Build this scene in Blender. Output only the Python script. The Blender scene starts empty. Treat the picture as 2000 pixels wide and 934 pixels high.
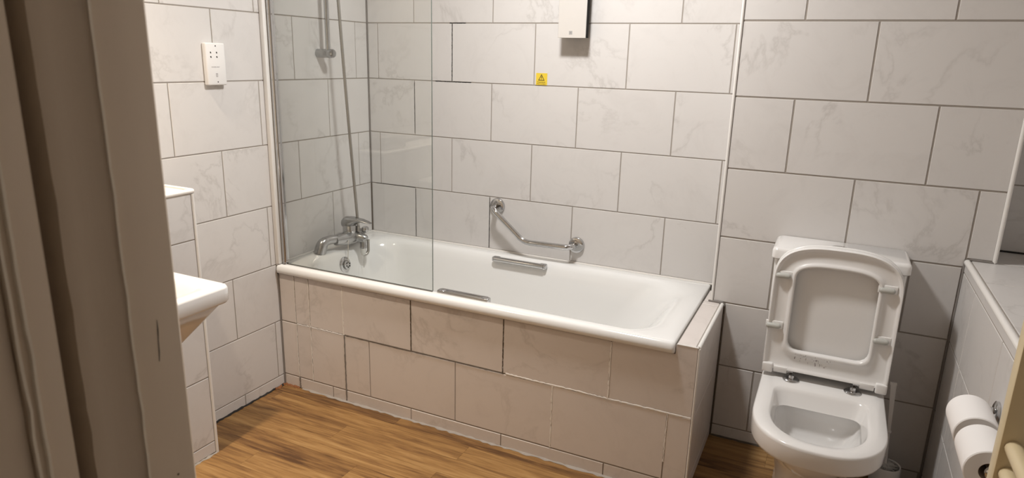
import bpy, bmesh, math, random
from mathutils import Matrix, Vector
random.seed(7)
S = bpy.context.scene
C = S.collection
PI = math.pi

# ------------------------------------------------------------------ camera, world, lights, exposure
F_PX, CAM = 1319.77, Vector((2.0539, -2.6948, 1.4172))
PITCH, YAW, ROLL = -0.26114, -0.44123, 0.02623
fw = Vector((math.sin(YAW)*math.cos(PITCH), math.cos(YAW)*math.cos(PITCH), math.sin(PITCH)))
rt0 = Vector((math.cos(YAW), -math.sin(YAW), 0)); up0 = rt0.cross(fw)
rt = rt0*math.cos(ROLL) + up0*math.sin(ROLL); up = -rt0*math.sin(ROLL) + up0*math.cos(ROLL)
cd = bpy.data.cameras.new('camera'); cam = bpy.data.objects.new('camera', cd); C.objects.link(cam)
cam.matrix_world = Matrix(((rt.x, up.x, -fw.x, CAM.x), (rt.y, up.y, -fw.y, CAM.y), (rt.z, up.z, -fw.z, CAM.z), (0, 0, 0, 1)))
cd.sensor_width = 36; cd.sensor_fit = 'HORIZONTAL'; cd.lens = 36*F_PX/2000; cd.clip_start = 0.02
cd.dof.use_dof = True; cd.dof.focus_distance = 2.5; cd.dof.aperture_fstop = 15
S.camera = cam
wd = bpy.data.worlds.new('world'); S.world = wd; wd.use_nodes = True
wd.node_tree.nodes['Background'].inputs[0].default_value = (0.02, 0.018, 0.016, 1)
wd.node_tree.nodes['Background'].inputs[1].default_value = 1.0

def area(name, loc, size, power, col, rot=(0, 0, 0), shape='DISK', spread=PI):
    l = bpy.data.lights.new(name, 'AREA'); l.shape = shape; l.size = size; l.energy = power; l.color = col; l.spread = spread
    o = bpy.data.objects.new(name, l); C.objects.link(o); o.location = loc; o.rotation_euler = rot
    return o
area('ceiling_lamp_light', (1.17, -0.86, 2.318), 0.20, 28.5, (1.0, 0.985, 0.965))
area('downlight_light', (0.20, -1.66, 2.385), 0.07, 10.5, (1.0, 0.84, 0.66), spread=math.radians(88))
S.view_settings.view_transform = 'Standard'; S.view_settings.look = 'None'
S.view_settings.exposure = 0.0; S.view_settings.gamma = 1.0; S.view_settings.use_curve_mapping = False

# ------------------------------------------------------------------ materials
def srgb(r, g, b):
    f = lambda c: (c/255/12.92) if c/255 <= 0.04045 else ((c/255+0.055)/1.055)**2.4
    return (f(r), f(g), f(b), 1)
def mat(name, col, rough=0.5, metal=0.0, coat=0.0, spec=0.5):
    m = bpy.data.materials.new(name); m.use_nodes = True
    b = m.node_tree.nodes['Principled BSDF']
    b.inputs['Base Color'].default_value = col; b.inputs['Roughness'].default_value = rough
    b.inputs['Metallic'].default_value = metal; b.inputs['Coat Weight'].default_value = coat
    b.inputs['Specular IOR Level'].default_value = spec
    return m
class N:                                                            # a thin wrapper to wire nodes in few words
    def __init__(s, m): s.m = m; s.t = m.node_tree; s.b = s.t.nodes['Principled BSDF']
    def n(s, kind, **kw):
        x = s.t.nodes.new(kind)
        for k, v in kw.items():
            if k in x.inputs.keys(): x.inputs[k].default_value = v
            else: setattr(x, k, v)
        return x
    def l(s, a, b): s.t.links.new(a, b)
    def math(s, op, a, b=None, clamp=False):
        x = s.t.nodes.new('ShaderNodeMath'); x.operation = op; x.use_clamp = clamp
        for i, v in enumerate((a, b)):
            if v is None: continue
            if isinstance(v, (int, float)): x.inputs[i].default_value = v
            else: s.l(v, x.inputs[i])
        return x.outputs[0]
    def ramp(s, fac, stops):
        r = s.t.nodes.new('ShaderNodeValToRGB'); e = r.color_ramp.elements
        while len(e) < len(stops): e.new(0.5)
        for i, (p, c) in enumerate(stops): e[i].position = p; e[i].color = c
        s.l(fac, r.inputs[0]); return r.outputs[0]
    def mix(s, fac, a, b, blend='MIX'):
        x = s.t.nodes.new('ShaderNodeMix'); x.data_type = 'RGBA'; x.blend_type = blend
        for i, v in ((0, fac), (6, a), (7, b)):
            if isinstance(v, (int, float, tuple)): x.inputs[i].default_value = v
            else: s.l(v, x.inputs[i])
        return x.outputs[2]
    def coords(s, scale=(1, 1, 1), shift=60.0):
        tc = s.n('ShaderNodeTexCoord'); oi = s.n('ShaderNodeObjectInfo'); mp = s.n('ShaderNodeMapping')
        mp.inputs['Scale'].default_value = scale
        k = s.math('MULTIPLY', oi.outputs['Random'], shift)
        cb = s.n('ShaderNodeCombineXYZ'); s.l(k, cb.inputs[0]); s.l(k, cb.inputs[1]); s.l(k, cb.inputs[2])
        s.l(tc.outputs['Object'], mp.inputs['Vector']); s.l(cb.outputs[0], mp.inputs['Location'])
        return mp.outputs[0], oi.outputs['Random']

def tile_material(name, base, cloud, vein):
    m = mat(name, base, 0.32, spec=0.45); q = N(m)
    v, rnd = q.coords()
    n1 = q.n('ShaderNodeTexNoise', Scale=2.6, Detail=6.0, Roughness=0.60, Distortion=0.45); q.l(v, n1.inputs['Vector'])
    n2 = q.n('ShaderNodeTexNoise', Scale=2.4, Detail=4.0); q.l(v, n2.inputs['Vector'])
    n3 = q.n('ShaderNodeTexNoise', Scale=6.0, Detail=9.0, Roughness=0.7, Distortion=1.6); q.l(v, n3.inputs['Vector'])
    a = q.math('ABSOLUTE', q.math('SUBTRACT', n1.outputs[0], 0.5))
    line = q.ramp(a, [(0.0, (1, 1, 1, 1)), (0.008, (0.5, 0.5, 0.5, 1)), (0.025, (0, 0, 0, 1))])
    msk = q.ramp(n2.outputs[0], [(0.42, (0, 0, 0, 1)), (0.60, (1, 1, 1, 1))])
    line = q.math('MULTIPLY', q.math('MULTIPLY', line, msk), 0.40)
    cl = q.ramp(n3.outputs[0], [(0.5, (0, 0, 0, 1)), (0.72, (1, 1, 1, 1))])
    c = q.mix(q.math('MULTIPLY', cl, 0.45), base, cloud)
    c = q.mix(line, c, vein)
    c2 = q.mix(q.math('MULTIPLY', rnd, 0.05), c, (0.5, 0.47, 0.44, 1))
    q.l(c2, q.b.inputs['Base Color'])
    bp = q.n('ShaderNodeBump', Strength=0.04, Distance=0.002); n4 = q.n('ShaderNodeTexNoise', Scale=28.0, Detail=2.0)
    q.l(v, n4.inputs['Vector']); q.l(n4.outputs[0], bp.inputs['Height']); q.l(bp.outputs[0], q.b.inputs['Normal'])
    return m
M = {}
M['tile'] = tile_material('marble_effect_tile', (0.665, 0.642, 0.625, 1), (0.59, 0.565, 0.548, 1), (0.42, 0.395, 0.375, 1))
M['tile_panel'] = tile_material('marble_effect_tile_rosy', (0.69, 0.635, 0.60, 1), (0.61, 0.555, 0.52, 1), (0.44, 0.395, 0.36, 1))  # rosier copy of the tile: warm floor bounce put into its colour
M['grout'] = mat('grey_grout', (0.33, 0.295, 0.26, 1), 0.9)
M['grout_white'] = mat('white_filler', (0.78, 0.74, 0.69, 1), 0.7)
M['silicone'] = mat('white_silicone', (0.74, 0.71, 0.67, 1), 0.4)
M['grout_dark'] = mat('dirty_grout', (0.12, 0.095, 0.07, 1), 0.9)
M['sealant'] = mat('grey_sealant', (0.21, 0.19, 0.175, 1), 0.5)
M['trim_white'] = mat('white_plastic_trim', (0.80, 0.78, 0.75, 1), 0.3)
M['acrylic'] = mat('white_enamel', (0.80, 0.795, 0.78, 1), 0.13, coat=0.3)
M['ceramic'] = mat('white_ceramic', (0.78, 0.765, 0.75, 1), 0.12, coat=0.3)
M['plastic'] = mat('white_seat_plastic', (0.78, 0.765, 0.75, 1), 0.25)
M['buffer'] = mat('grey_rubber_buffer', (0.46, 0.46, 0.43, 1), 0.45)
M['chrome'] = mat('chrome', (0.56, 0.56, 0.565, 1), 0.08, metal=1.0)
M['satin'] = mat('satin_chrome', (0.43, 0.43, 0.43, 1), 0.24, metal=1.0)
M['hose'] = mat('metal_hose', (0.42, 0.40, 0.37, 1), 0.38, metal=1.0)
M['black'] = mat('black_plastic', (0.010, 0.009, 0.008, 1), 0.7, spec=0.15)
M['hole'] = mat('dark_hole', (0.015, 0.012, 0.01, 1), 0.8)
M['paper'] = mat('toilet_paper', (0.84, 0.82, 0.81, 1), 0.95, spec=0.1)
M['card'] = mat('cardboard_core', (0.35, 0.27, 0.20, 1), 0.9)
M['cream'] = mat('cream_enamel', (0.66, 0.55, 0.35, 1), 0.35)
M['yellow'] = mat('yellow_sticker', srgb(228, 198, 60), 0.5)
M['ink'] = mat('dark_print', (0.03, 0.02, 0.01, 1), 0.6)
M['ink_grey'] = mat('grey_print', (0.28, 0.26, 0.26, 1), 0.6)
M['rust'] = mat('rusty_stain', (0.22, 0.085, 0.03, 1), 0.9)
M['ceiling'] = mat('white_ceiling_paint', (0.80, 0.78, 0.75, 1), 0.9)
M['plaster'] = mat('hall_paint', (0.62, 0.55, 0.46, 1), 0.85)
M['clear'] = mat('clear_nozzle', (0.62, 0.62, 0.60, 1), 0.15)
M['bristle'] = mat('white_bristles', (0.55, 0.53, 0.50, 1), 0.9)
M['wax'] = mat('grey_box', (0.38, 0.37, 0.36, 1), 0.6)
# heater front: pale brushed metal
M['heater'] = mat('brushed_silver', (0.86, 0.85, 0.84, 1), 0.30, metal=0.55)
# glass: a straight view through with a slight green-grey tint and a Fresnel mirror coat
g = bpy.data.materials.new('screen_glass'); g.use_nodes = True; t = g.node_tree; t.nodes.clear()
o_ = t.nodes.new('ShaderNodeOutputMaterial'); mx = t.nodes.new('ShaderNodeMixShader'); tr = t.nodes.new('ShaderNodeBsdfTransparent')
gl = t.nodes.new('ShaderNodeBsdfGlossy'); fr = t.nodes.new('ShaderNodeFresnel')
tr.inputs[0].default_value = (0.972, 0.982, 0.975, 1); gl.inputs['Roughness'].default_value = 0.0; fr.inputs[0].default_value = 1.5
ge = t.nodes.new('ShaderNodeNewGeometry'); mu = t.nodes.new('ShaderNodeMath'); mu.operation = 'MULTIPLY'; sb = t.nodes.new('ShaderNodeMath'); sb.operation = 'SUBTRACT'
sb.inputs[0].default_value = 1.7; m2 = t.nodes.new('ShaderNodeMath'); m2.operation = 'MULTIPLY'; m2.inputs[1].default_value = 1.7   # both surfaces' mirror on the entry side, none on the way out
t.links.new(ge.outputs['Backfacing'], m2.inputs[0]); t.links.new(m2.outputs[0], sb.inputs[1]); t.links.new(fr.outputs[0], mu.inputs[0]); t.links.new(sb.outputs[0], mu.inputs[1])
t.links.new(mu.outputs[0], mx.inputs[0]); t.links.new(tr.outputs[0], mx.inputs[1]); t.links.new(gl.outputs[0], mx.inputs[2]); t.links.new(mx.outputs[0], o_.inputs[0])
M['glass'] = g
M['glass_edge'] = mat('green_glass_edge', (0.10, 0.12, 0.105, 1), 0.2)
# painted door frame
m = mat('old_gloss_paint', (0.60, 0.52, 0.43, 1), 0.45); q = N(m)
tc = q.n('ShaderNodeTexCoord'); mp = q.n('ShaderNodeMapping'); mp.inputs['Scale'].default_value = (9, 9, 1.2); q.l(tc.outputs['Object'], mp.inputs[0])
n1 = q.n('ShaderNodeTexNoise', Scale=3.0, Detail=6.0); q.l(mp.outputs[0], n1.inputs['Vector'])
n2 = q.n('ShaderNodeTexNoise', Scale=9.0, Detail=3.0, Distortion=0.8); q.l(mp.outputs[0], n2.inputs['Vector'])
c = q.mix(n1.outputs[0], (0.82, 0.71, 0.585, 1), (0.72, 0.615, 0.50, 1))
c = q.mix(q.ramp(n2.outputs[0], [(0.70, (0, 0, 0, 1)), (0.76, (0.8, 0.8, 0.8, 1))]), c, (0.40, 0.31, 0.23, 1))
q.l(c, q.b.inputs['Base Color']); bp = q.n('ShaderNodeBump', Strength=0.25, Distance=0.003); q.l(n1.outputs[0], bp.inputs['Height']); q.l(bp.outputs[0], q.b.inputs['Normal'])
M['jamb'] = m
M['jamb_highlight'] = mat('painted_ridge_highlight', (0.95, 0.88, 0.77, 1), 0.35)  # edge highlight of the jamb, put into a paler colour
# wood-effect vinyl plank
m = mat('oak_effect_vinyl', (0.45, 0.25, 0.1, 1), 0.42, spec=0.35); q = N(m)
v, rnd = q.coords((0.75, 11.0, 1.0), 30.0)
n1 = q.n('ShaderNodeTexNoise', Scale=4.0, Detail=8.0, Roughness=0.62, Distortion=0.9); q.l(v, n1.inputs['Vector'])
n2 = q.n('ShaderNodeTexNoise', Scale=14.0, Detail=5.0, Roughness=0.6); q.l(v, n2.inputs['Vector'])
n3 = q.n('ShaderNodeTexNoise', Scale=1.6, Detail=3.0, Distortion=1.5); q.l(v, n3.inputs['Vector'])
f = q.math('ADD', q.math('MULTIPLY', n1.outputs[0], 0.55), q.math('MULTIPLY', n2.outputs[0], 0.25))
f = q.math('ADD', f, q.math('MULTIPLY', n3.outputs[0], 0.30))
f = q.math('ADD', f, q.math('MULTIPLY', q.math('SUBTRACT', rnd, 0.5), 0.14))
c = q.ramp(f, [(0.39, (0.090, 0.042, 0.016, 1)), (0.48, (0.190, 0.096, 0.034, 1)), (0.57, (0.285, 0.155, 0.054, 1)), (0.70, (0.385, 0.23, 0.092, 1))])
q.l(c, q.b.inputs['Base Color'])
bp = q.n('ShaderNodeBump', Strength=0.08, Distance=0.001); q.l(n2.outputs[0], bp.inputs['Height']); q.l(bp.outputs[0], q.b.inputs['Normal'])
M['wood'] = m
# seat plastic with the dark scuffs under the opening
m = mat('white_seat_plastic_scuffed', (0.78, 0.765, 0.75, 1), 0.25); q = N(m)
tc = q.n('ShaderNodeTexCoord'); sp = q.n('ShaderNodeSeparateXYZ'); q.l(tc.outputs['Object'], sp.inputs[0])
mp = q.n('ShaderNodeMapping'); mp.inputs['Scale'].default_value = (1, 1, 0.45); q.l(tc.outputs['Object'], mp.inputs[0])
n1 = q.n('ShaderNodeTexNoise', Scale=150.0, Detail=3.0); q.l(mp.outputs[0], n1.inputs['Vector'])
band = q.math('MULTIPLY', q.math('LESS_THAN', q.math('ABSOLUTE', q.math('SUBTRACT', sp.outputs[2], 0.488)), 0.018), q.math('LESS_THAN', q.math('ABSOLUTE', q.math('SUBTRACT', sp.outputs[0], 2.085)), 0.06))
spot = q.math('MULTIPLY', band, q.ramp(n1.outputs[0], [(0.58, (0, 0, 0, 1)), (0.66, (0.8, 0.8, 0.8, 1))]))
q.l(q.mix(spot, (0.78, 0.765, 0.75, 1), (0.2, 0.15, 0.15, 1)), q.b.inputs['Base Color'])
M['seat'] = m

# ------------------------------------------------------------------ mesh helpers
class MB:
    """collects shapes; build() links them as ONE mesh object"""
    def __init__(s): s.v = []; s.f = []; s.mi = []; s.sm = []
    def add(s, vs, fs, smooth=False, mi=0):
        k = len(s.v); s.v += [tuple(p) for p in vs]
        for f in fs: s.f.append([k+i for i in f]); s.mi.append(mi); s.sm.append(smooth)
        return s
    def box(s, x0, x1, y0, y1, z0, z1, mi=0):
        vs = [(x, y, z) for x in (x0, x1) for y in (y0, y1) for z in (z0, z1)]
        return s.add(vs, [(0, 1, 3, 2), (4, 6, 7, 5), (0, 4, 5, 1), (2, 3, 7, 6), (0, 2, 6, 4), (1, 5, 7, 3)], mi=mi)
    def rbox(s, x0, x1, y0, y1, z0, z1, r=0.004, seg=2, xf=None):
        b = bmesh.new(); bmesh.ops.create_cube(b, size=1)
        for v in b.verts:
            v.co = ((x0+x1)/2+v.co.x*(x1-x0), (y0+y1)/2+v.co.y*(y1-y0), (z0+z1)/2+v.co.z*(z1-z0))
        bmesh.ops.bevel(b, geom=b.edges[:], offset=r, segments=seg, profile=0.5, affect='EDGES')
        b.verts.index_update()
        vs = [(xf(v.co) if xf else v.co) for v in b.verts]; fs = [[v.index for v in f.verts] for f in b.faces]; b.free()
        return s.add(vs, fs, True)
    def loft(s, rings, cap0=True, cap1=True, closed=True, mi=0, smooth=True):
        n = len(rings[0]); vs = [p for r in rings for p in r]; fs = []
        for i in range(len(rings)-1):
            for j in range(n if closed else n-1):
                a = i*n+j; b = i*n+(j+1) % n
                fs.append((a, b, b+n, a+n))
        if cap0: fs.append(tuple(reversed(range(n))))
        if cap1: fs.append(tuple(range((len(rings)-1)*n, len(rings)*n)))
        return s.add(vs, fs, smooth, mi)
    def tube(s, pts, r, n=12, cap=True):
        pts = [Vector(p) for p in pts]; rs = r if isinstance(r, (list, tuple)) else [r]*len(pts)
        T = [(pts[min(i+1, len(pts)-1)]-pts[max(i-1, 0)]).normalized() for i in range(len(pts))]
        a = Vector((0, 0, 1)) if abs(T[0].z) < 0.9 else Vector((1, 0, 0))
        u = T[0].cross(a).normalized(); rings = []
        for i, p in enumerate(pts):
            u = (u-T[i]*u.dot(T[i])).normalized(); w = T[i].cross(u)
            rings.append([p+(u*math.cos(2*PI*k/n)+w*math.sin(2*PI*k/n))*rs[i] for k in range(n)])
        return s.loft(rings, cap, cap)
    def lathe(s, o, axis, prof, n=24, cap0=True, cap1=True):
        """prof: (radius, distance along axis)"""
        o = Vector(o); A = Vector(axis).normalized(); a = Vector((0, 0, 1)) if abs(A.z) < 0.9 else Vector((1, 0, 0))
        u = A.cross(a).normalized(); w = A.cross(u)
        return s.loft([[o+A*d+(u*math.cos(2*PI*k/n)+w*math.sin(2*PI*k/n))*max(r, 1e-5) for k in range(n)] for r, d in prof], cap0, cap1)
    def mesh(s, name, mats, sharp=40):
        me = bpy.data.meshes.new(name); me.from_pydata(s.v, [], s.f)
        for m in (mats if isinstance(mats, (list, tuple)) else [mats]): me.materials.append(m)
        me.polygons.foreach_set('use_smooth', s.sm); me.polygons.foreach_set('material_index', s.mi)
        b = bmesh.new(); b.from_mesh(me); bmesh.ops.recalc_face_normals(b, faces=b.faces[:]); b.to_mesh(me); b.free()
        if any(s.sm): me.set_sharp_from_angle(angle=math.radians(sharp))
        me.update(); return me
    def build(s, name, mats, parent=None, sharp=40):
        return put(name, s.mesh(name, mats, sharp), parent)
def put(name, me, parent=None, loc=None):
    o = bpy.data.objects.new(name, me); C.objects.link(o)
    if loc is not None: o.location = loc
    if parent: o.parent = parent; o.matrix_parent_inverse = Matrix.Translation(-base(parent))
    return o
def base(o):
    v = Vector(o.location)
    return v
def tag(o, label, cat, group=None):
    o['label'] = label; o['category'] = cat
    if group: o['group'] = group
    return o
def thing(name, loc, label, cat, group=None):
    o = bpy.data.objects.new(name, None); o.empty_display_size = 0.05; C.objects.link(o); o.location = loc
    return tag(o, label, cat, group)
def struct(o): o['kind'] = 'structure'; return o
def arc(c, u, w, r, a0, a1, n):
    c, u, w = Vector(c), Vector(u), Vector(w)
    return [c+(u*math.cos(a0+(a1-a0)*i/n)+w*math.sin(a0+(a1-a0)*i/n))*r for i in range(n+1)]
def fillet(pts, r, n=6):
    """round the inner corners of a polyline"""
    P = [Vector(p) for p in pts]; out = [P[0]]
    for i in range(1, len(P)-1):
        a = (P[i-1]-P[i]); b = (P[i+1]-P[i]); rr = min(r, a.length*0.49, b.length*0.49)
        p0 = P[i]+a.normalized()*rr; p1 = P[i]+b.normalized()*rr
        for k in range(n+1):
            t_ = k/n; out.append(p0*(1-t_)**2+P[i]*2*t_*(1-t_)+p1*t_**2)
    return out+[P[-1]]
def rrect(x0, x1, y0, y1, r, ns=8, nc=7):
    """rounded rectangle loop, always the same number of points"""
    out = []
    for (cx, cy, a), (ax, ay, bx, by) in zip(((x1-r, y1-r, 0), (x0+r, y1-r, PI/2), (x0+r, y0+r, PI), (x1-r, y0+r, 1.5*PI)),
                                             ((x1, y0+r, x1, y1-r), (x1-r, y1, x0+r, y1), (x0, y1-r, x0, y0+r), (x0+r, y0, x1-r, y0))):
        out += [(ax+(bx-ax)*i/ns, ay+(by-ay)*i/ns) for i in range(ns)]
        out += [(cx+r*math.cos(a+PI/2*i/nc), cy+r*math.sin(a+PI/2*i/nc)) for i in range(nc)]
    return out
def dshape(w, yb, yf, d, e=2.4, rc=0.02, cx=0.0):
    """D outline: straight back at yb, rounded front at yf (yf < yb)"""
    h = w/2; ys = yf+d; out = []
    out += [(cx+h*(1-2*i/10)*(1-rc/h), yb) for i in range(11)]
    out += [(cx-h+rc-rc*math.sin(PI/2*i/4), yb-rc+rc*math.cos(PI/2*i/4)) for i in range(1, 5)]
    out += [(cx-h, yb-rc+(ys-yb+rc)*i/8) for i in range(1, 8)]
    for i in range(33):
        a = PI+PI*i/32; ca, sa = math.cos(a), math.sin(a)
        out.append((cx+h*math.copysign(abs(ca)**(2/e), ca), ys+d*math.copysign(abs(sa)**(2/e), sa)))
    out += [(cx+h, ys+(yb-rc-ys)*i/8) for i in range(1, 8)]
    out += [(cx+h-rc+rc*math.cos(PI/2*i/4), yb-rc+rc*math.sin(PI/2*i/4)) for i in range(0, 4)]
    return out

# ------------------------------------------------------------------ tiles
ROW = 0.25193; Z1 = 1.56077; W = 0.4025
def zrow(k): return Z1-k*ROW
_tm = {}
def tile(parent, axis, face, sgn, a0, a1, b0, b1, m='tile', g=0.0042, t=0.003, jit=0.0, name='tile'):
    """one tile in the plane axis=face, facing sgn; a runs along the wall (or x on a ledge), b is up (or y on a ledge)"""
    w, h = a1-a0-g, b1-b0-g
    if w < 0.004 or h < 0.004: return None
    key = (axis, sgn, round(w, 4), round(h, 4), m, t)
    if key not in _tm:
        e = 0.0011; R = lambda i, d: [(-w/2+i, -h/2+i, d), (w/2-i, -h/2+i, d), (w/2-i, h/2-i, d), (-w/2+i, h/2-i, d)]
        vs = []
        for i, d in ((0, -t), (0, -e), (e, 0)):
            for a, b, dd in R(i, d):
                dd *= sgn
                vs.append({'x': (dd, a, b), 'y': (a, dd, b), 'z': (a, b, dd)}[axis])
        fs = [(8, 9, 10, 11)]
        for k in (0, 4): fs += [(k+j, k+(j+1) % 4, k+4+(j+1) % 4, k+4+j) for j in range(4)]
        fs.append((3, 2, 1, 0))
        _tm[key] = MB().add(vs, fs).mesh('tile', M[m])
    ca, cb = (a0+a1)/2, (b0+b1)/2; f = face+sgn*jit
    return put(name, _tm[key], parent, {'x': (f, ca, cb), 'y': (ca, f, cb), 'z': (ca, cb, f)}[axis])
def run(parent, axis, face, sgn, lo, hi, b0, b1, start, pitch=W, **kw):
    """a course of tiles between lo and hi, with joints at start + n*pitch"""
    n0 = math.floor((lo-start)/pitch)+1; j = [lo]
    while start+n0*pitch < hi-1e-6:
        if start+n0*pitch > lo+0.006: j.append(start+n0*pitch)
        n0 += 1
    j.append(hi)
    for a, b in zip(j, j[1:]): tile(parent, axis, face, sgn, a, b, b0, b1, **kw)

H = 2.40; DOORW = -2.41; XR = 2.80; XT0, XT1, YT = 1.712, 2.556, -0.19; XH, ZH = 2.48, 0.83; XB, YB, ZB = 0.167, -1.175, 0.972
DG = 0.0018                                                          # grout lies this far behind the tile faces
# floor
floor = struct(MB().box(-0.1, 3.0, -3.8, 0.15, -0.10, -0.003).build('floor', M['grout_dark']))
struct(MB().box(-0.1, 3.0, -3.8, 0.15, H, H+0.1).build('ceiling', M['ceiling']))
_pm = {}
def plank(x0, x1, y0, y1):
    key = (round(x1-x0, 3), round(y1-y0, 3))
    if key not in _pm:
        w, h, e = x1-x0-0.0006, y1-y0-0.0006, 0.0
        _pm[key] = MB().box(-w/2, w/2, -h/2, h/2, -0.0029, 0).mesh('plank', M['wood'])
    put('plank', _pm[key], floor, ((x0+x1)/2, (y0+y1)/2, 0.0))
PW = 0.0965; LP = 0.92
offs = {0: 0.62, 1: 0.964, 2: 0.466, 3: 0.02, 4: 0.667, 5: 0.30}
for k in range(-6, 19):
    y1 = -0.7155-(k-1)*PW; y0 = max(y1-PW, DOORW); y1 = min(y1, -0.19)
    if y1-y0 < 0.01: continue
    s = offs.get(k, random.random()*LP); j = [XB if y1 < YB else 0.0]
    if y0 > -0.64: j = [1.70]
    n = -3
    while s+n*LP < XH:
        if s+n*LP > j[0]+0.03: j.append(s+n*LP)
        n += 1
    j.append(XH)
    for a, b in zip(j, j[1:]): plank(a, b, y0, y1)
struct(MB().box(0.4, 3.0, -3.8, DOORW-0.001, -0.003, 0.0).build('floor_hall', M['wood']))

# left wall
wall_left = struct(MB().box(-0.10, -DG, DOORW, 0.10, 0, H).build('wall_left', M['grout']))
YA, YBJ = -0.0889, -0.2884
for k in range(-4, 7):
    z0, z1 = max(zrow(k+1), 0.002), min(zrow(k), H-0.002); st = YA if k % 2 == 0 else YBJ
    if k == 6: st = -0.880+W
    hi = -0.003 if z0 > 0.54 else -0.659; lo = DOORW+0.003 if z0 > 0.8 else YB-0.002
    if k == 2:
        run(wall_left, 'x', 0, 1, YB, hi, z0, z1, st); run(wall_left, 'x', 0, 1, lo, YB, ZB+0.012, z1, st)
    elif z1 > z0+0.01: run(wall_left, 'x', 0, 1, lo, hi, z0, z1, st)
# back wall (over the bath) and the recess beyond the boxed-out stretch
wall_back = struct(MB().box(-0.10, 3.0, DG, 0.10, 0, H).build('wall_back', M['grout']))
XA = 0.0594
for k in range(-4, 4):
    z0, z1 = zrow(k+1), min(zrow(k), H-0.002)
    run(wall_back, 'y', 0, -1, 0.003, XT0-0.006, max(z0, 0.559), z1, XA if k % 2 == 0 else XA+W/2)
    if z1 > ZH+0.02: run(wall_back, 'y', 0, -1, XT1+0.003, XR-0.003, max(z0, ZH+0.002), z1, XA if k % 2 == 0 else XA+W/2)
# boxed-out wall behind the toilet
wall_toilet = struct(MB().box(XT0+0.004, XT1-0.004, YT+DG, 0.0, 0, H).box(XT0+0.1, XT0+0.11, -0.1, -0.09, 0, 0.1).build('wall_toilet', M['grout']))
PT = 0.4205
for k in range(-4, 7):
    z0, z1 = max(zrow(k+1), 0.002), min(zrow(k), H-0.002)
    st = 1.911 if k % 2 else 2.129
    if k == 5: st = 1.892
    if k == 6: st = 2.05
    if z0 > ZH: run(wall_toilet, 'y', YT, -1, XT0+0.003, XT1-0.003, z0, z1, st, PT, g=0.0055)
    elif k == 2:
        run(wall_toilet, 'y', YT, -1, XT0+0.003, XH, z0, z1, st, PT, g=0.0055); run(wall_toilet, 'y', YT, -1, XH, XT1-0.003, ZH+0.004, z1, XH-3*PT, PT, g=0.0055)
    else: run(wall_toilet, 'y', YT, -1, (XT0+0.003) if z0 > 0.53 else 1.760, XH-0.004, z0, z1, st, PT, g=0.0055)
for k in range(-4, 3):                                               # its side faces
    z0, z1 = max(zrow(k+1), ZH), min(zrow(k), H-0.002)
    tile(wall_toilet, 'x', XT1-0.0022, 1, YT+0.004, -0.002, z0, z1); tile(wall_toilet, 'x', XT0+0.0022, -1, YT+0.004, -0.002, z0, z1)
# low tiled wall on the right with its ledge
wall_low = struct(MB().box(XH+DG, XR-0.0005, DOORW+0.001, YT-0.0005, 0, ZH-DG).box(XT1-0.003, XR-0.0005, YT-0.0005, -0.0005, 0.6, ZH-DG).build('wall_right_low', M['grout']))
for b0, b1, st in ((0.79, ZH-0.014, -0.55), (0.55, 0.79, -0.818), (0.298, 0.55, -0.42), (0.049, 0.298, -0.818), (0.002, 0.049, -0.6)):
    run(wall_low, 'x', XH, -1, DOORW+0.004, YT-0.004, b0, b1, st)
j = [-0.004, -0.441, -0.876, -1.29, -1.70, -2.10, DOORW+0.004]
for a, b in zip(j, j[1:]): tile(wall_low, 'z', ZH, 1, XH+0.014, XR-0.003, b, min(a, YT-0.002 if False else a))if a < -0.1 else (tile(wall_low, 'z', ZH, 1, XH+0.014, XR-0.003, b, YT-0.002), tile(wall_low, 'z', ZH, 1, XT1+0.002, XR-0.003, YT+0.002, -0.003))
wall_right = struct(MB().box(XR+DG, XR+0.1, DOORW, 0.0, 0, H).build('wall_right', M['grout']))
for k in range(-4, 3):
    z0, z1 = max(zrow(k+1), ZH+0.003), min(zrow(k), H-0.002)
    run(wall_right, 'x', XR, -1, DOORW+0.004, -0.004, z0, z1, 0.0 if k % 2 else 0.2)
# low tiled boxing on the left (the basin hangs on it)
wall_box = struct(MB().box(-0.0015, XB-DG, DOORW+0.001, YB+0.003, 0, ZB-0.002).build('wall_left_low', M['grout']))
for b0, b1 in ((zrow(3), ZB-0.008), (zrow(4), zrow(3)), (zrow(5), zrow(4)), (zrow(6), zrow(5)), (0.002, zrow(6))):
    run(wall_box, 'x', XB, 1, DOORW+0.004, YB-0.004, b0, b1, YB-0.28 if int(b0*100) % 2 else YB-0.1)
for a, b in ((YB-0.42, YB-0.006), (YB-0.83, YB-0.42), (DOORW+0.004, YB-0.83)): tile(wall_box, 'z', ZB, 1, 0.002, XB-0.012, a, b)
for b0, b1 in ((zrow(3), ZB-0.008), (zrow(4), zrow(3)), (zrow(5), zrow(4)), (zrow(6), zrow(5)), (0.002, zrow(6))):
    tile(wall_box, 'y', YB+0.0045, 1, 0.002, XB-0.006, b0, b1)
# door wall, door lining, hall
struct(MB().box(-0.1, 1.639, DOORW-0.20, DOORW, 0, H).box(2.463, 3.0, DOORW-0.20, DOORW, 0, H).box(1.639, 2.463, DOORW-0.20, DOORW, 2.03, H).build('wall_front', M['plaster']))
struct(MB().box(0.3, 0.4, -3.8, DOORW-0.20, 0, H).build('wall_hall_left', M['plaster']))
struct(MB().box(3.0, 3.1, -3.8, DOORW, 0, H).build('wall_hall_right', M['plaster']))
struct(MB().box(0.3, 3.1, -3.9, -3.8, 0, H).build('wall_hall_back', M['plaster']))

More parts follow.
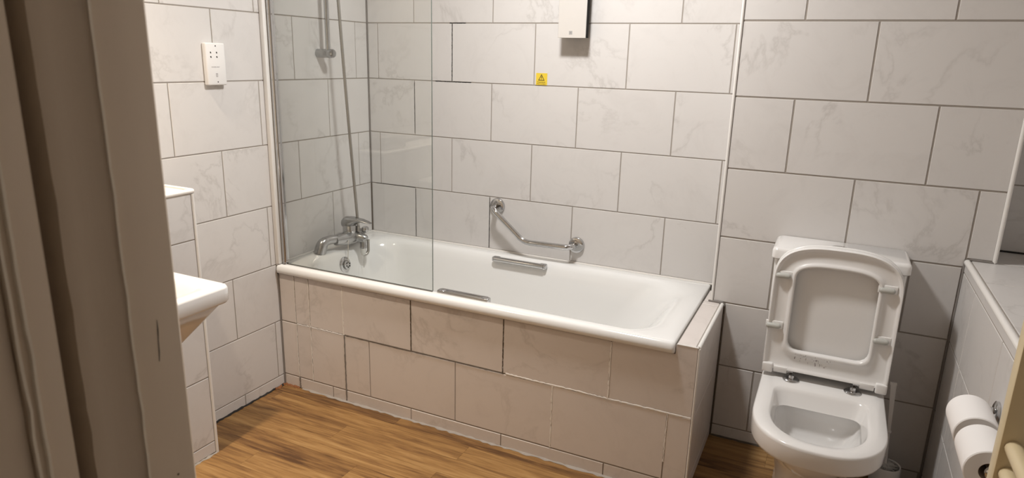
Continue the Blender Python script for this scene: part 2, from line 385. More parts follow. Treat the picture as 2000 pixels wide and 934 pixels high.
JX = 1.652
door = struct(MB().box(JX+0.001, JX+0.003, DOORW-0.19, DOORW-0.07, 0, 2.02).box(JX-0.012, JX+0.001, DOORW-0.19, DOORW-0.002, 0, 2.03).box(2.45, 2.462, DOORW-0.19, DOORW-0.002, 0, 2.03).box(JX, 2.45, DOORW-0.19, DOORW-0.002, 2.018, 2.03).build('door_1', M['jamb']))
def strip(name, prof, z0=0.0, z1=2.018, n=60, amp=0.0, seed=1, m='jamb'):
    """upright moulding: prof is a list of (x, y); amp makes its edge uneven like many coats of chipped paint"""
    rnd = random.Random(seed); rings = []
    for i in range(n+1):
        z = z0+(z1-z0)*i/n; e = (rnd.random()-0.5)*amp + (amp*1.6*(rnd.random()) if rnd.random() < 0.12 else 0)
        rings.append([(x, y+e*w, z) for x, y, w in prof])
    MB().loft(rings).build(name, M[m], door, sharp=50)
# casing board at the bathroom side, its ridge, second board, dark gap, stop with bead
strip('casing_board', [(JX+0.001, -2.4095, 0), (JX+0.0235, -2.4095, 0), (JX+0.0262, -2.4125, 0.3), (JX+0.0262, -2.4462, 0), (JX+0.001, -2.4462, 0)], seed=3, amp=0.00015)
strip('lining_board', [(JX+0.001, -2.4463, 0), (JX+0.0262, -2.4460, 0.5), (JX+0.0282, -2.4463, 0.8), (JX+0.0294, -2.4474, 1), (JX+0.0288, -2.4490, 0.8), (JX+0.0278, -2.4500, 0.6), (JX+0.0275, -2.470, 0), (JX+0.0250, -2.4775, 1.2), (JX+0.001, -2.4785, 0.6)], seed=9, amp=0.00045, n=130)
strip('ridge_highlight', [(JX+0.0262, -2.4456, 0.5), (JX+0.0285, -2.4459, 0.8), (JX+0.0299, -2.4466, 1), (JX+0.0299, -2.4482, 1), (JX+0.0280, -2.4488, 0.6)], seed=9, amp=0.0005, n=130, m='jamb_highlight')  # pale strip along the ridge, a highlight set in as colour
for dy_, sd_ in ((0.0, 14), (-0.0056, 15)): strip('ridge_highlight', [(JX+0.0266, -2.5026+dy_, 0.5), (JX+0.0290, -2.5030+dy_, 0.8), (JX+0.0299, -2.5036+dy_, 1), (JX+0.0299, -2.5050+dy_, 1), (JX+0.0284, -2.5055+dy_, 0.8)], seed=sd_, amp=0.0005, n=130, m='jamb_highlight')  # the same painted highlight on both bead edges
strip('door_stop', [(JX+0.001, -2.486, 0), (JX+0.0225, -2.486, 0.5), (JX+0.0255, -2.4885, 0), (JX+0.0262, -2.5032, 0), (JX+0.001, -2.5032, 0)], seed=12, amp=0.00025)
strip('stop_bead', [(JX+0.001, -2.5033, 0), (JX+0.0266, -2.5033, 0.5), (JX+0.0290, -2.5047, 1), (JX+0.0278, -2.5058, 1), (JX+0.0272, -2.5088, 1), (JX+0.0288, -2.5100, 1), (JX+0.0262, -2.5110, 0.5), (JX+0.001, -2.5110, 0)], seed=14, amp=0.00040, n=130)
strip('stop_board', [(JX+0.001, -2.5112, 0), (JX+0.0262, -2.5112, 0), (JX+0.0262, -2.598, 0), (JX+0.001, -2.598, 0)])

MB().loft([[(JX+0.0264, -2.4275-0.0004*k, z), (JX+0.0264, -2.4275-0.0004*k+w_, z), (JX+0.0261, -2.4275-0.0004*k+w_, z), (JX+0.0261, -2.4275-0.0004*k, z)] for k, (z, w_) in enumerate(((1.250, 0.0001), (1.243, 0.0007), (1.236, 0.0004), (1.228, 0.0006), (1.222, 0.0002)))]).build('scratch', M['hole'], door)
for y, z in ((-2.434, 1.135), (-2.4250, 1.136)): MB().lathe((JX+0.0261, y, z), (1, 0, 0), [(0.0009, 0), (0.0008, 0.0003)], 8).build('nail_dent', M['grout_dark'], door)

# white corner trims and sealant beads
ti = [0]
def trim(mb, m):
    ti[0] += 1; return struct(mb.build('trim_%d' % ti[0], M[m]))
def vpipe(x, y, z0, z1, r): return MB().tube([(x, y, z0), (x, y, z1)], r, 10)
trim(vpipe(XT0, YT-0.001, 0.553, H-0.002, 0.0052), 'trim_white')
trim(vpipe(XT1, YT-0.001, ZH+0.001, H-0.002, 0.0065), 'trim_white')
trim(vpipe(XB+0.0005, YB, 0.0, ZB-0.012, 0.0055), 'trim_white')
trim(MB().tube([(XH+0.004, YT-0.007, ZH-0.006), (XH+0.004, DOORW+0.004, ZH-0.006)], 0.0095, 12), 'trim_white')
trim(MB().tube([(XB-0.002, DOORW+0.004, ZB-0.003), (XB-0.002, YB+0.004, ZB-0.003), (0.003, YB+0.004, ZB-0.003)], 0.0085, 12), 'trim_white')
trim(MB().tube([(0.0015, -0.0015, 0.805), (0.0015, -0.0015, H-0.002)], 0.0028, 8), 'sealant')
trim(MB().tube([(0.0015, -0.0015, 0.566), (0.0015, -0.0015, 0.803)], 0.0026, 8), 'grout_dark')
trim(MB().tube([(XH-0.001, YT-0.002, 0.002), (XH-0.001, YT-0.002, ZH+0.001), (XH+0.016, YT-0.002, ZH+0.003), (XT1+0.004, YT-0.003, ZH+0.002)], 0.0042, 8), 'sealant')
trim(MB().tube([(XT1+0.004, -0.003, ZH+0.001), (XR-0.004, -0.003, ZH+0.001)], 0.004, 8), 'hole')
trim(MB().tube([(0.0015, -0.6585, 0.003), (0.0015, -0.6585, 0.510)], 0.0038, 8), 'sealant')
trim(MB().tube([(1.7595, YT-0.0015, 0.003), (1.7595, YT-0.0015, 0.545)], 0.0036, 8), 'grout_dark')
trim(MB().tube([(0.004, -0.664, 0.557), (0.004, -0.004, 0.557), (XT0-0.004, -0.004, 0.557)], 0.0052, 8), 'silicone')
trim(MB().tube([(1.700, YT-0.003, 0.553), (1.735, YT-0.004, 0.553), (1.752, YT-0.004, 0.551), (1.760, YT-0.003, 0.540)], [0.003, 0.0065, 0.006, 0.004], 8), 'sealant')
def ragged(p0, p1, w, h, n, seed, up_=(0, 0, 1), out=(0, -1, 0)):
    r = random.Random(seed); p0, p1, u, o = Vector(p0), Vector(p1), Vector(up_), Vector(out); rings = []
    for i in range(n+1):
        p = p0.lerp(p1, i/n); a = w*(0.35+1.0*r.random()); b = h*(0.5+0.9*r.random())
        rings.append([p, p+o*a, p+o*a*0.5+u*b*0.8, p+u*b])
    return MB().loft(rings)
trim(ragged((0.10, -0.657, 0.0005), (1.745, -0.657, 0.0005), 0.009, 0.0045, 90, 4), 'grout')
trim(ragged((0.0005, -1.17, 0.0005), (0.0005, -0.665, 0.0005), 0.006, 0.006, 40, 6, out=(1, 0, 0)), 'hole')
trim(ragged((0.003, -0.72, 0.0005), (0.003, -0.662, 0.0005), 0.010, 0.007, 10, 8, out=(1, 0, 0)), 'rust')
trim(ragged((0.003, -0.657, 0.0005), (0.085, -0.657, 0.0005), 0.010, 0.006, 14, 9), 'rust')
trim(ragged((1.765, YT-0.001, 0.0005), (XH-0.005, YT-0.001, 0.0005), 0.006, 0.004, 40, 10), 'grout_dark')
trim(ragged((XB+0.001, -1.30, 0.0005), (XB+0.001, YB, 0.0005), 0.007, 0.004, 12, 11, out=(1, 0, 0)), 'grout')

# ------------------------------------------------------------------ bath
bath = thing('bathtub', (0.84, -0.336, 0), 'white bathtub set into the tiled corner behind the glass screen', 'bathtub')
def ring(x0, x1, y0, y1, r, z): return [(x, y, z) for x, y in rrect(x0, x1, y0, y1, r)]
RX = 1.679
prof = [ring(0.004, RX, -0.664, -0.004, 0.010, 0.5175), ring(0.003, RX+0.0008, -0.6725, -0.003, 0.012, 0.522), ring(0.003, RX+0.001, -0.674, -0.003, 0.012, 0.535),
        ring(0.003, RX, -0.671, -0.003, 0.012, 0.548), ring(0.004, RX-0.002, -0.665, -0.004, 0.012, 0.5545), ring(0.008, RX-0.006, -0.656, -0.008, 0.014, 0.557),
        ring(0.055, 1.640, -0.632, -0.044, 0.12, 0.557), ring(0.074, 1.615, -0.625, -0.058, 0.14, 0.5545), ring(0.086, 1.595, -0.618, -0.068, 0.15, 0.547),
        ring(0.094, 1.578, -0.612, -0.076, 0.155, 0.533), ring(0.102, 1.555, -0.605, -0.086, 0.16, 0.505), ring(0.116, 1.50, -0.595, -0.098, 0.165, 0.43),
        ring(0.134, 1.42, -0.585, -0.110, 0.165, 0.33), ring(0.152, 1.35, -0.574, -0.122, 0.16, 0.25), ring(0.175, 1.30, -0.556, -0.140, 0.15, 0.195),
        ring(0.215, 1.25, -0.52, -0.176, 0.13, 0.165), ring(0.28, 1.17, -0.46, -0.24, 0.10, 0.155)]
MB().loft(prof, cap0=False).build('tub', M['acrylic'], bath, sharp=80)
# overflow plate on the tap-end inner wall
ov = Vector((0.106, -0.352, 0.487)); ax = Vector((1, 0, 0.14)).normalized()
op = MB().lathe(ov-ax*0.004, ax, [(0.036, 0), (0.036, 0.006), (0.031, 0.011), (0.022, 0.012), (0.021, 0.0085)], 28).build('overflow_plate', M['chrome'], bath)
MB().lathe(ov+ax*0.004, ax, [(0.0205, 0), (0.0205, 0.013), (0.017, 0.0155)], 24).build('overflow_rose', M['chrome'], op)
hb = MB(); u1 = Vector((0, 1, 0)); w1 = ax.cross(u1)
for k in range(6):
    a = k*PI/3+0.3; hb.lathe(ov+ax*0.0190+(u1*math.cos(a)+w1*math.sin(a))*0.0115, ax, [(0.0042, 0), (0.0042, 0.0012)], 10)
hb.build('rose_holes', M['hole'], op)
def bath_grip(x0, x1, y, z, dy):
    """chrome grip bar on two angled end brackets, sitting on the bath edge"""
    g_ = MB().tube([(x0+0.012, y, z), (x1-0.012, y, z)], 0.0115, 14).build('grip_bar', M['chrome'], bath)
    for x in (x0, x1):
        s_ = 1 if x == x0 else -1
        MB().rbox(min(x, x+s_*0.034), max(x, x+s_*0.034), min(y-0.006*dy, y+0.022*dy), max(y-0.006*dy, y+0.022*dy), z-0.013, z+0.010, 0.006, 3).build('grip_bracket', M['chrome'], bath)
    MB().rbox(x0+0.006, x1-0.006, min(y+0.004*dy, y+0.02*dy), max(y+0.004*dy, y+0.02*dy), z-0.010, z+0.0065, 0.003, 2).build('grip_backplate', M['satin'], bath)
MB().rbox(0.774, 0.988, -0.637, -0.606, 0.5535, 0.5660, 0.004, 2).build('grip_plate', M['hose'], bath)
bath_grip(0.730, 0.992, -0.095, 0.545, 1)
bath_grip(0.772, 0.990, -0.613, 0.558, -1)

# tiled panel that boxes the bath in
panel = thing('bath_surround', (0.87, -0.65, 0), 'tiled front and end panel boxing in the white bathtub, with patched joints', 'bath panel')
MB().box(0.003, 1.749, -0.650-0.0045, -0.625, 0.001, 0.515).box(1.6825, 1.7555, -0.6545, YT-0.001, 0.001, 0.5475).build('backing', M['grout'], panel)
YP = -0.6563
for b0, b1, js in ((0.3025, 0.516, [0.003, 0.085, 0.162, 0.338, 0.668, 1.067, 1.469]), (0.0535, 0.3005, [0.003, 0.086, 0.163, 0.341, 0.465, 0.867, 1.265, 1.674, 1.752]),
                   (0.001, 0.0515, [0.003, 0.089, 0.27, 0.341, 0.664, 1.066, 1.469, 1.752])):
    for a, b in zip(js, js[1:]): tile(panel, 'y', YP, -1, a, b, b0, b1, 'tile_panel', g=0.0036, jit=random.uniform(0, 0.0012))
lp = [(1.4708, 0.3043), (1.7502, 0.3043), (1.7502, 0.5465), (1.6815, 0.5465), (1.6815, 0.5142), (1.4708, 0.5142)]
MB().loft([[(x, YP+0.003, z) for x, z in lp], [(x, YP, z) for x, z in lp]], smooth=False).build('tile', M['tile_panel'], panel)
for b0, b1 in ((0.3, 0.5475), (0.05, 0.3), (0.001, 0.05)): tile(panel, 'x', 1.757, 1, YP+0.008, YT-0.005, b0, b1, 'tile_panel', g=0.003)
tile(panel, 'z', 0.5495, 1, 1.683, 1.744, -0.650, -0.235, 'tile_panel', g=0.003); tile(panel, 'z', 0.5495, 1, 1.683, 1.744, -0.233, YT-0.004, 'tile_panel', g=0.003)
tile(panel, 'z', 0.5495, 1, 1.683, XT0-0.003, YT-0.001, -0.06, 'tile_panel', g=0.003)
MB().tube([(1.7515, YP+0.004, 0.5465), (1.7515, YT-0.006, 0.5465)], 0.0068, 12).tube([(1.684, YP+0.0018, 0.5485), (1.752, YP+0.0018, 0.5485)], 0.0028, 8).tube([(1.7545, YP+0.002, 0.002), (1.7545, YP+0.002, 0.545)], 0.0035, 8).build('edge_trim', M['trim_white'], panel)
def seam(p0, p1, w, m, seed, n=30, par=None):
    """uneven line of filler or dirt pressed into a joint of the panel"""
    r = random.Random(seed); p0, p1 = Vector(p0), Vector(p1); d = (p1-p0).normalized(); sd = Vector((-d.z, 0, d.x)); rings = []
    for i in range(n+1):
        p = p0.lerp(p1, i/n)+sd*(r.random()-0.5)*0.0018; a = w*(0.45+0.8*r.random())
        rings.append([p-sd*a, p-sd*a*0.6+Vector((0, -0.0012, 0)), p+sd*a*0.6+Vector((0, -0.0012, 0)), p+sd*a])
    MB().loft(rings).build('joint_filler', M[m], par or panel)
ys = YP-0.0008
for p0, p1, w_ in (((0.4621, 0.0012, 1.313), (0.4621, 0.0012, 1.558), 0.0022), ((0.375, 0.0012, 1.3088), (0.56, 0.0012, 1.3088), 0.0020), ((0.45, 0.0012, 1.5608), (0.53, 0.0012, 1.5608), 0.0020),
                   ((0.2607, 0.0012, 1.065), (0.2607, 0.0012, 1.300), 0.0014), ((0.6632, 0.0012, 0.565), (0.6632, 0.0012, 0.800), 0.0016), ((0.2607, 0.0012, 0.565), (0.2607, 0.0012, 0.800), 0.0012), ((0.03, 0.0012, 0.8049), (0.26, 0.0012, 0.8049), 0.0010)):
    seam(p0, p1, w_, 'hole', int(p0[0]*1000), 40, wall_back)

for x, z0, z1, w, m_, sd in ((0.338, 0.303, 0.512, 0.0040, 'grout_white', 1), (0.085, 0.305, 0.512, 0.0019, 'grout_white', 2), (0.162, 0.303, 0.512, 0.0022, 'grout_white', 3),
                             (0.086, 0.055, 0.300, 0.0022, 'grout_white', 4), (0.163, 0.055, 0.300, 0.0022, 'grout_white', 5), (0.341, 0.003, 0.300, 0.0037, 'sealant', 6),
                             (0.089, 0.002, 0.052, 0.0053, 'sealant', 7), (0.668, 0.305, 0.512, 0.0022, 'grout_dark', 8), (1.067, 0.303, 0.512, 0.0022, 'grout_dark', 9), (1.067, 0.303, 0.45, 0.0014, 'grout_white', 10),
                             (1.469, 0.303, 0.512, 0.0034, 'grout_white', 11), (1.265, 0.055, 0.300, 0.0034, 'grout_white', 12), (1.674, 0.12, 0.298, 0.0023, 'grout_white', 13)):
    seam((x, ys, z0), (x, ys, z1), w, m_, sd)
seam((1.08, ys, 0.303), (1.75, ys, 0.3015), 0.0040, 'grout_white', 20, 80)
seam((0.09, ys, 0.302), (0.338, ys, 0.302), 0.0020, 'grout_white', 21, 40)
seam((0.345, ys, 0.302), (1.07, ys, 0.302), 0.0019, 'grout_dark', 22, 60)
seam((0.164, ys, 0.514), (0.338, ys, 0.514), 0.0019, 'grout_white', 23, 40)

# ------------------------------------------------------------------ bath mixer tap, hose, rail
tap = thing('bath_mixer_tap', (0.05, -0.33, 0.557), 'chrome lever bath mixer tap standing on the rim at the far end of the bathtub', 'tap')
def leg(yb, yt, s_):
    pts = fillet([(0.050, yb, 0.556), (0.058, yb+0.014*s_, 0.606), (0.070, yt+0.005*s_, 0.611), (0.078, yt+0.04*s_, 0.607)], 0.030, 6)
    n = len(pts); rr = [0.027-0.0065*min(1, i/(n*0.45)) for i in range(n)]
    MB().tube(pts, rr, 18).build('pillar_leg', M['satin'], tap)
leg(-0.452, -0.405, 1); leg(-0.196, -0.215, -1)
# body: a bar that swells towards the middle
body = MB(); pts = []; rr = []
for i in range(17):
    t_ = i/16; y = -0.378+0.186*t_; pts.append((0.078+0.014*math.sin(PI*t_), y, 0.6025-0.003*t_)); rr.append(0.0225+0.011*math.sin(PI*t_)**1.2)
body.tube(pts, rr, 20)
body.tube([(0.088, -0.268, 0.604), (0.125, -0.266, 0.601), (0.158, -0.264, 0.597), (0.162, -0.264, 0.594)], [0.026, 0.023, 0.018, 0.013], 18)
body.build('tap_body', M['satin'], tap)
MB().lathe((0.086, -0.285, 0.618), (0, 0, 1), [(0.031, 0), (0.031, 0.034), (0.0295, 0.037), (0.0295, 0.040)], 28).build('cartridge_collar', M['chrome'], tap)
# lever: domed head with a flat blade pointing to the room
lev = MB(); rings = []
for t_, hw, hh, zc, xc in ((0, 0.012, 0.010, 0.664, 0.054), (0.1, 0.024, 0.021, 0.667, 0.059), (0.2, 0.030, 0.028, 0.669, 0.070), (0.3, 0.031, 0.030, 0.669, 0.088), (0.42, 0.028, 0.024, 0.675, 0.106), (0.55, 0.023, 0.013, 0.683, 0.126), (0.72, 0.0195, 0.0075, 0.684, 0.152), (0.88, 0.016, 0.005, 0.680, 0.178), (1, 0.010, 0.003, 0.676, 0.198)):
    rings.append([(xc, -0.285+0.10*(xc-0.086)+hw*math.copysign(abs(math.cos(a))**0.8, math.cos(a)), zc+hh*math.sin(a)) for a in [2*PI*k/20 for k in range(20)]])
lev.loft(rings).build('lever', M['satin'], tap)
MB().lathe((0.140, -0.258, 0.575), (0, 0, -1), [(0.0145, -0.02), (0.0145, 0.014), (0.0155, 0.016), (0.0155, 0.026)], 20).build('spout', M['satin'], tap)
MB().lathe((0.140, -0.258, 0.549), (0, 0, -1), [(0.0145, 0), (0.0125, 0.012), (0.0135, 0.02), (0.009, 0.034), (0.002, 0.037)], 20).build('spout_nozzle', M['clear'], tap)
MB().tube(fillet([(0.152, -0.236, 0.585), (0.152, -0.236, 0.53), (0.150, -0.247, 0.517), (0.143, -0.256, 0.516)], 0.014), 0.0065, 12).build('nozzle_bracket', M['hose'], tap)
MB().lathe((0.135, -0.236, 0.618), (0.1, 0, 1), [(0.012, 0), (0.0175, 0.006), (0.0185, 0.016), (0.015, 0.025), (0.009, 0.028)], 20).build('diverter_knob', M['chrome'], tap)
MB().tube([(0.140, -0.258, 0.513), (0.141, -0.259, 0.47), (0.140, -0.258, 0.452)], 0.0011, 6).build('drip_cord', M['hose'], tap)
ch = MB(); cp = [Vector((0.120, -0.338, 0.598)), Vector((0.121, -0.343, 0.56)), Vector((0.122, -0.348, 0.52)), Vector((0.124, -0.350, 0.494))]
ch.tube(cp, 0.0013, 6)
for i in range(26):
    p = cp[0].lerp(cp[1], i/9) if i < 9 else (cp[1].lerp(cp[2], (i-9)/9) if i < 18 else cp[2].lerp(cp[3], (i-18)/8)); ch.lathe(p-Vector((0, 0, 0.0018)), (0, 0, 1), [(0.0008, 0), (0.0022, 0.0018), (0.0008, 0.0036)], 6)
tag(ch.build('plug_chain', M['hose']), 'thin bead chain hanging from the bath tap to the overflow', 'chain')

rail = thing('shower_rail', (0.055, -0.345, 1.418), 'chrome riser rail on the tap-end wall, with a round bottom bracket', 'shower rail')
MB().tube([(0.056, -0.345, 1.405), (0.056, -0.345, 2.06)], 0.0105, 18).build('rail_tube', M['chrome'], rail)
for z in (1.418, 2.045):
    MB().lathe((0.0005, -0.345, z), (1, 0, 0), [(0.0185, 0), (0.0185, 0.052), (0.0165, 0.056), (0.0165, 0.058), (0.0185, 0.061), (0.0185, 0.080), (0.0150, 0.086)], 26).build('wall_bracket', M['satin'], rail)
MB().rbox(0.035, 0.10, -0.367, -0.323, 1.90, 1.945, 0.008, 2).build('slider', M['satin'], rail)
hand = thing('hand_shower', (0.115, -0.345, 1.95), 'chrome hand shower held in the slider of the riser rail', 'hand shower')
MB().tube([(0.107, -0.345, 1.895), (0.125, -0.345, 1.96), (0.165, -0.345, 2.07)], [0.010, 0.012, 0.013], 14).build('handle', M['chrome'], hand)
MB().lathe((0.165, -0.345, 2.10), (0.85, 0, -0.5), [(0.015, -0.03), (0.04, -0.01), (0.046, 0.004), (0.044, 0.012)], 26).build('spray_head', M['chrome'], hand)
hs = MB(); a0, a1 = Vector((0.118, -0.263, 0.655)), Vector((0.106, -0.345, 1.893)); L = 230; pts = []; rr = []
for i in range(L+1):
    t_ = i/L; p = a0.lerp(a1, t_)+Vector((0.006*math.sin(PI*t_), -0.012*math.sin(PI*t_), 0))
    pts.append(p); rr.append(0.0072 if i % 2 else 0.0062)
hs.tube([(0.118, -0.262, 0.628), (0.118, -0.2625, 0.653)], 0.0085, 12)
hs.tube(pts, rr, 10)
tag(hs.build('shower_hose', M['hose'], sharp=75), 'ribbed metal shower hose rising from the bath tap up the wall', 'hose')

# ------------------------------------------------------------------ glass bath screen
scr = thing('bath_screen', (0.03, -0.644, 0.558), 'frameless clear glass bath screen on a chrome hinge post', 'bath screen')
ga, gb = Vector((0.047, -0.643, 0)), Vector((0.757, -0.6365, 0)); dv = (gb-ga).normalized(); nv = Vector((-dv.y, dv.x, 0)); th = 0.003
q_ = [ga+nv*th, gb+nv*th, gb-nv*th, ga-nv*th]; z0, z1 = 0.5605, 2.02
vs = [(p.x, p.y, z) for z in (z0, z1) for p in q_]
MB().add(vs, [(0, 1, 5, 4), (2, 3, 7, 6)]).add(vs, [(1, 2, 6, 5), (3, 0, 4, 7), (0, 3, 2, 1), (4, 5, 6, 7)], mi=1).build('glass_pane', [M['glass'], M['glass_edge']], scr)
MB().loft([[(p.x+dx_, p.y, z) for p in (ga+nv*0.0034, gb+nv*0.0034-dv*0.003, gb-nv*0.0034-dv*0.003, ga-nv*0.0034)] for z, dx_ in ((0.5578, 0), (0.5602, 0))], smooth=False).build('bottom_seal', M['sealant'], scr)
MB().tube([(0.0335, -0.644, 0.566), (0.0335, -0.644, 2.03)], 0.0105, 20).build('hinge_post', M['chrome'], scr)
MB().box(0.0425, 0.050, -0.6485, -0.6375, 0.566, 2.02).build('glass_clamp', M['chrome'], scr)
MB().lathe((0.0335, -0.644, 0.5575), (0, 0, 1), [(0.0125, 0), (0.0125, 0.006), (0.0095, 0.0085)], 18).build('hinge_foot', M['satin'], scr)
MB().rbox(0.0008, 0.0215, -0.668, -0.630, 0.5585, 2.03, 0.004, 2).build('wall_channel', M['trim_white'], scr)

# ------------------------------------------------------------------ grab rail
gr = thing('grab_rail', (0.9, 0, 0.63), 'angled chrome grab rail on the tiles above the bathtub', 'grab rail')
f1, f2 = Vector((0.706, 0, 0.768)), Vector((1.095, 0, 0.638))
path = fillet([f1+Vector((0, -0.008, 0)), f1+Vector((0.004, -0.062, -0.004)), (0.868, -0.062, 0.6325), (1.082, -0.062, 0.637), f2+Vector((0, -0.008, 0))], 0.034, 8)
MB().tube(path, 0.0125, 18).build('rail_tube', M['chrome'], gr)
for f_ in (f1, f2):
    MB().lathe(f_+Vector((0, -0.0006, 0)), (0, -1, 0), [(0.0355, 0), (0.0355, 0.007), (0.033, 0.0125), (0.026, 0.015), (0.0165, 0.0155)], 30).build('wall_flange', M['chrome'], gr)

# ------------------------------------------------------------------ wall heater, caution sticker, shaver socket
def text_mesh(s, size, width=None):
    cu = bpy.data.curves.new('lettering', 'FONT'); cu.body = s; cu.size = size; cu.align_x = 'CENTER'; cu.align_y = 'CENTER'; cu.extrude = 0.0001; cu.resolution_u = 2
    o = bpy.data.objects.new('lettering', cu); C.objects.link(o); dg = bpy.context.evaluated_depsgraph_get(); dg.update()
    me = bpy.data.meshes.new_from_object(o.evaluated_get(dg)); bpy.data.objects.remove(o); bpy.data.curves.remove(cu)
    if width:
        xs = [v.co.x for v in me.vertices]; k = width/(max(xs)-min(xs))
        for v in me.vertices: v.co.x *= k
    return me
def letters(name, s, size, loc, rot, parent, m, width=None):
    me = text_mesh(s, size, width); me.transform(Matrix.Translation(loc) @ rot); me.materials.clear(); me.materials.append(M[m]); me.name = name
    return put(name, me, parent)
R_BACK = Matrix.Rotation(PI/2, 4, 'X')                              # reads from the room, on the back wall
R_LEFT = Matrix.Rotation(PI/2, 4, 'Z') @ Matrix.Rotation(PI/2, 4, 'X')
ht = thing('wall_heater', (1.055, 0, 1.5), 'slim silver heater hung on the tiles above the bathtub, black sided', 'heater')
MB().box(0.9965, 1.1095, -0.0685, -0.034, 1.5035, 1.90).build('housing', M['black'], ht)
MB().rbox(0.9945, 1.1115, -0.0720, -0.0683, 1.502, 1.901, 0.0009, 1).build('front_plate', M['heater'], ht)
MB().box(1.02, 1.085, -0.034, -0.0005, 1.56, 1.86).build('wall_mount', M['black'], ht)
MB().box(1.0415, 1.0555, -0.0724, -0.0719, 1.5145, 1.5285).build('badge', M['wax'], ht)
MB().box(1.045, 1.052, -0.0727, -0.0723, 1.5180, 1.5250).build('badge_mark', M['ink_grey'], ht)
st = thing('caution_sticker', (0.900, 0, 1.336), 'small yellow caution sticker on the tile under the heater', 'sticker')
MB().box(0.8745, 0.9255, -0.0013, -0.0003, 1.3115, 1.3605).build('backing', M['yellow'], st)
def tri(cx, cz, s_, y): return [(cx, y, cz+s_*0.62), (cx+s_*0.56, y, cz-s_*0.40), (cx-s_*0.56, y, cz-s_*0.40)]
o3, i3 = tri(0.8995, 1.3405, 0.0262, -0.0016), tri(0.8995, 1.3402, 0.0186, -0.0016)
MB().add(o3+i3, [(0, 1, 4, 3), (1, 2, 5, 4), (2, 0, 3, 5)]).build('warning_triangle', M['ink'], st)
MB().add([(0.8983, -0.0016, 1.3385), (0.9007, -0.0016, 1.3385), (0.9013, -0.0016, 1.3475), (0.8977, -0.0016, 1.3475)], [(0, 1, 2, 3)]).lathe((0.8995, -0.0013, 1.3357), (0, -1, 0), [(0.0014, 0), (0.0014, 0.0004)], 10).build('exclamation_mark', M['ink'], st)
letters('lettering', 'Caution', 0.0092, Vector((0.8995, -0.0016, 1.3236)), R_BACK, st, 'ink', 0.036)
letters('lettering', 'Hot surface', 0.0068, Vector((0.8995, -0.0016, 1.3163)), R_BACK, st, 'ink', 0.039)
so = thing('shaver_socket', (0, -0.902, 1.37), 'white upright shaver socket plate on the left tiled wall', 'socket')
MB().rbox(0.0004, 0.0215, -0.944, -0.860, 1.297, 1.444, 0.005, 3).build('face_plate', M['plastic'], so)
hb = MB()
for y, z, r in ((-0.9245, 1.4105, 1), (-0.9245, 1.3955, 1), (-0.8985, 1.4105, -1), (-0.8985, 1.3955, -1)):
    hb.add([(0.0218, y-0.0022, z-0.0028), (0.0218, y+0.0032, z-0.0028), (0.0218, y+0.0012, z+0.0034), (0.0218, y-0.0032, z+0.0022)], [(0, 1, 2, 3)])
hb.build('pin_slots', M['hole'], so)
for z in (1.4335, 1.3085): MB().lathe((0.0213, -0.902, z), (1, 0, 0), [(0.0024, 0), (0.0024, 0.0006)], 10).build('screw', M['hole'], so)
letters('lettering', 'SHAVERS ONLY', 0.0052, Vector((0.0217, -0.9075, 1.3605)), R_LEFT, so, 'ink_grey', 0.036)
MB().box(0.0214, 0.0217, -0.9085, -0.9005, 1.3265, 1.3390).build('symbol', M['ink_grey'], so)
MB().box(0.0216, 0.0219, -0.9065, -0.9025, 1.3285, 1.3320).box(0.0216, 0.0219, -0.9065, -0.9025, 1.3340, 1.3370).build('symbol_gap', M['plastic'], so)

# ------------------------------------------------------------------ toilet
CX = 2.117
wc = thing('toilet', (CX, -0.55, 0), 'white close-coupled toilet with its seat and lid raised against the cistern', 'toilet')
def dr(w, yb, yf, d, z, e=2.4, rc=0.02): return [(x, y, z) for x, y in dshape(w, yb, yf, d, e, rc, CX)]
ZR = 0.411
rings = [dr(0.215, -0.215, -0.655, 0.11, 0.001), dr(0.212, -0.215, -0.655, 0.11, 0.02), dr(0.200, -0.213, -0.650, 0.11, 0.05), dr(0.200, -0.210, -0.665, 0.12, 0.14), dr(0.222, -0.207, -0.705, 0.14, 0.22),
         dr(0.268, -0.205, -0.770, 0.17, 0.29), dr(0.310, -0.205, -0.822, 0.19, 0.325), dr(0.338, -0.205, -0.852, 0.205, 0.342), dr(0.356, -0.205, -0.867, 0.212, 0.347), dr(0.365, -0.205, -0.875, 0.216, 0.351),
         dr(0.368, -0.205, -0.877, 0.218, 0.358), dr(0.368, -0.205, -0.878, 0.218, ZR-0.010), dr(0.3655, -0.206, -0.8765, 0.217, ZR-0.003), dr(0.359, -0.208, -0.873, 0.214, ZR)]
op_ = [dr(0.280, -0.497, -0.833, 0.17, ZR, 2.3, 0.035), dr(0.270, -0.502, -0.829, 0.168, ZR-0.003, 2.3, 0.035), dr(0.262, -0.508, -0.825, 0.165, ZR-0.012, 2.3, 0.035), dr(0.244, -0.526, -0.812, 0.158, ZR-0.046, 2.3, 0.03),
       dr(0.240, -0.530, -0.808, 0.156, ZR-0.051, 2.3, 0.03), dr(0.246, -0.520, -0.812, 0.158, ZR-0.055, 2.3, 0.03), dr(0.254, -0.510, -0.815, 0.16, ZR-0.062, 2.3, 0.03), dr(0.235, -0.508, -0.80, 0.155, 0.31, 2.2, 0.03),
       dr(0.195, -0.520, -0.775, 0.14, 0.265, 2.1, 0.03), dr(0.130, -0.545, -0.725, 0.10, 0.235, 2.0, 0.03), dr(0.06, -0.58, -0.68, 0.05, 0.226, 2.0, 0.02)]
pan = MB().loft(rings+op_).build('pan', M['ceramic'], wc, sharp=75)
for x in (-0.101, 0.101): MB().lathe((CX+x*0.99, -0.60, 0.048), (math.copysign(1, x), 0, 0.1), [(0.013, -0.004), (0.013, 0.004), (0.010, 0.007)], 16).build('bolt_cap', M['plastic'], pan)
cis = MB(); rr_ = []
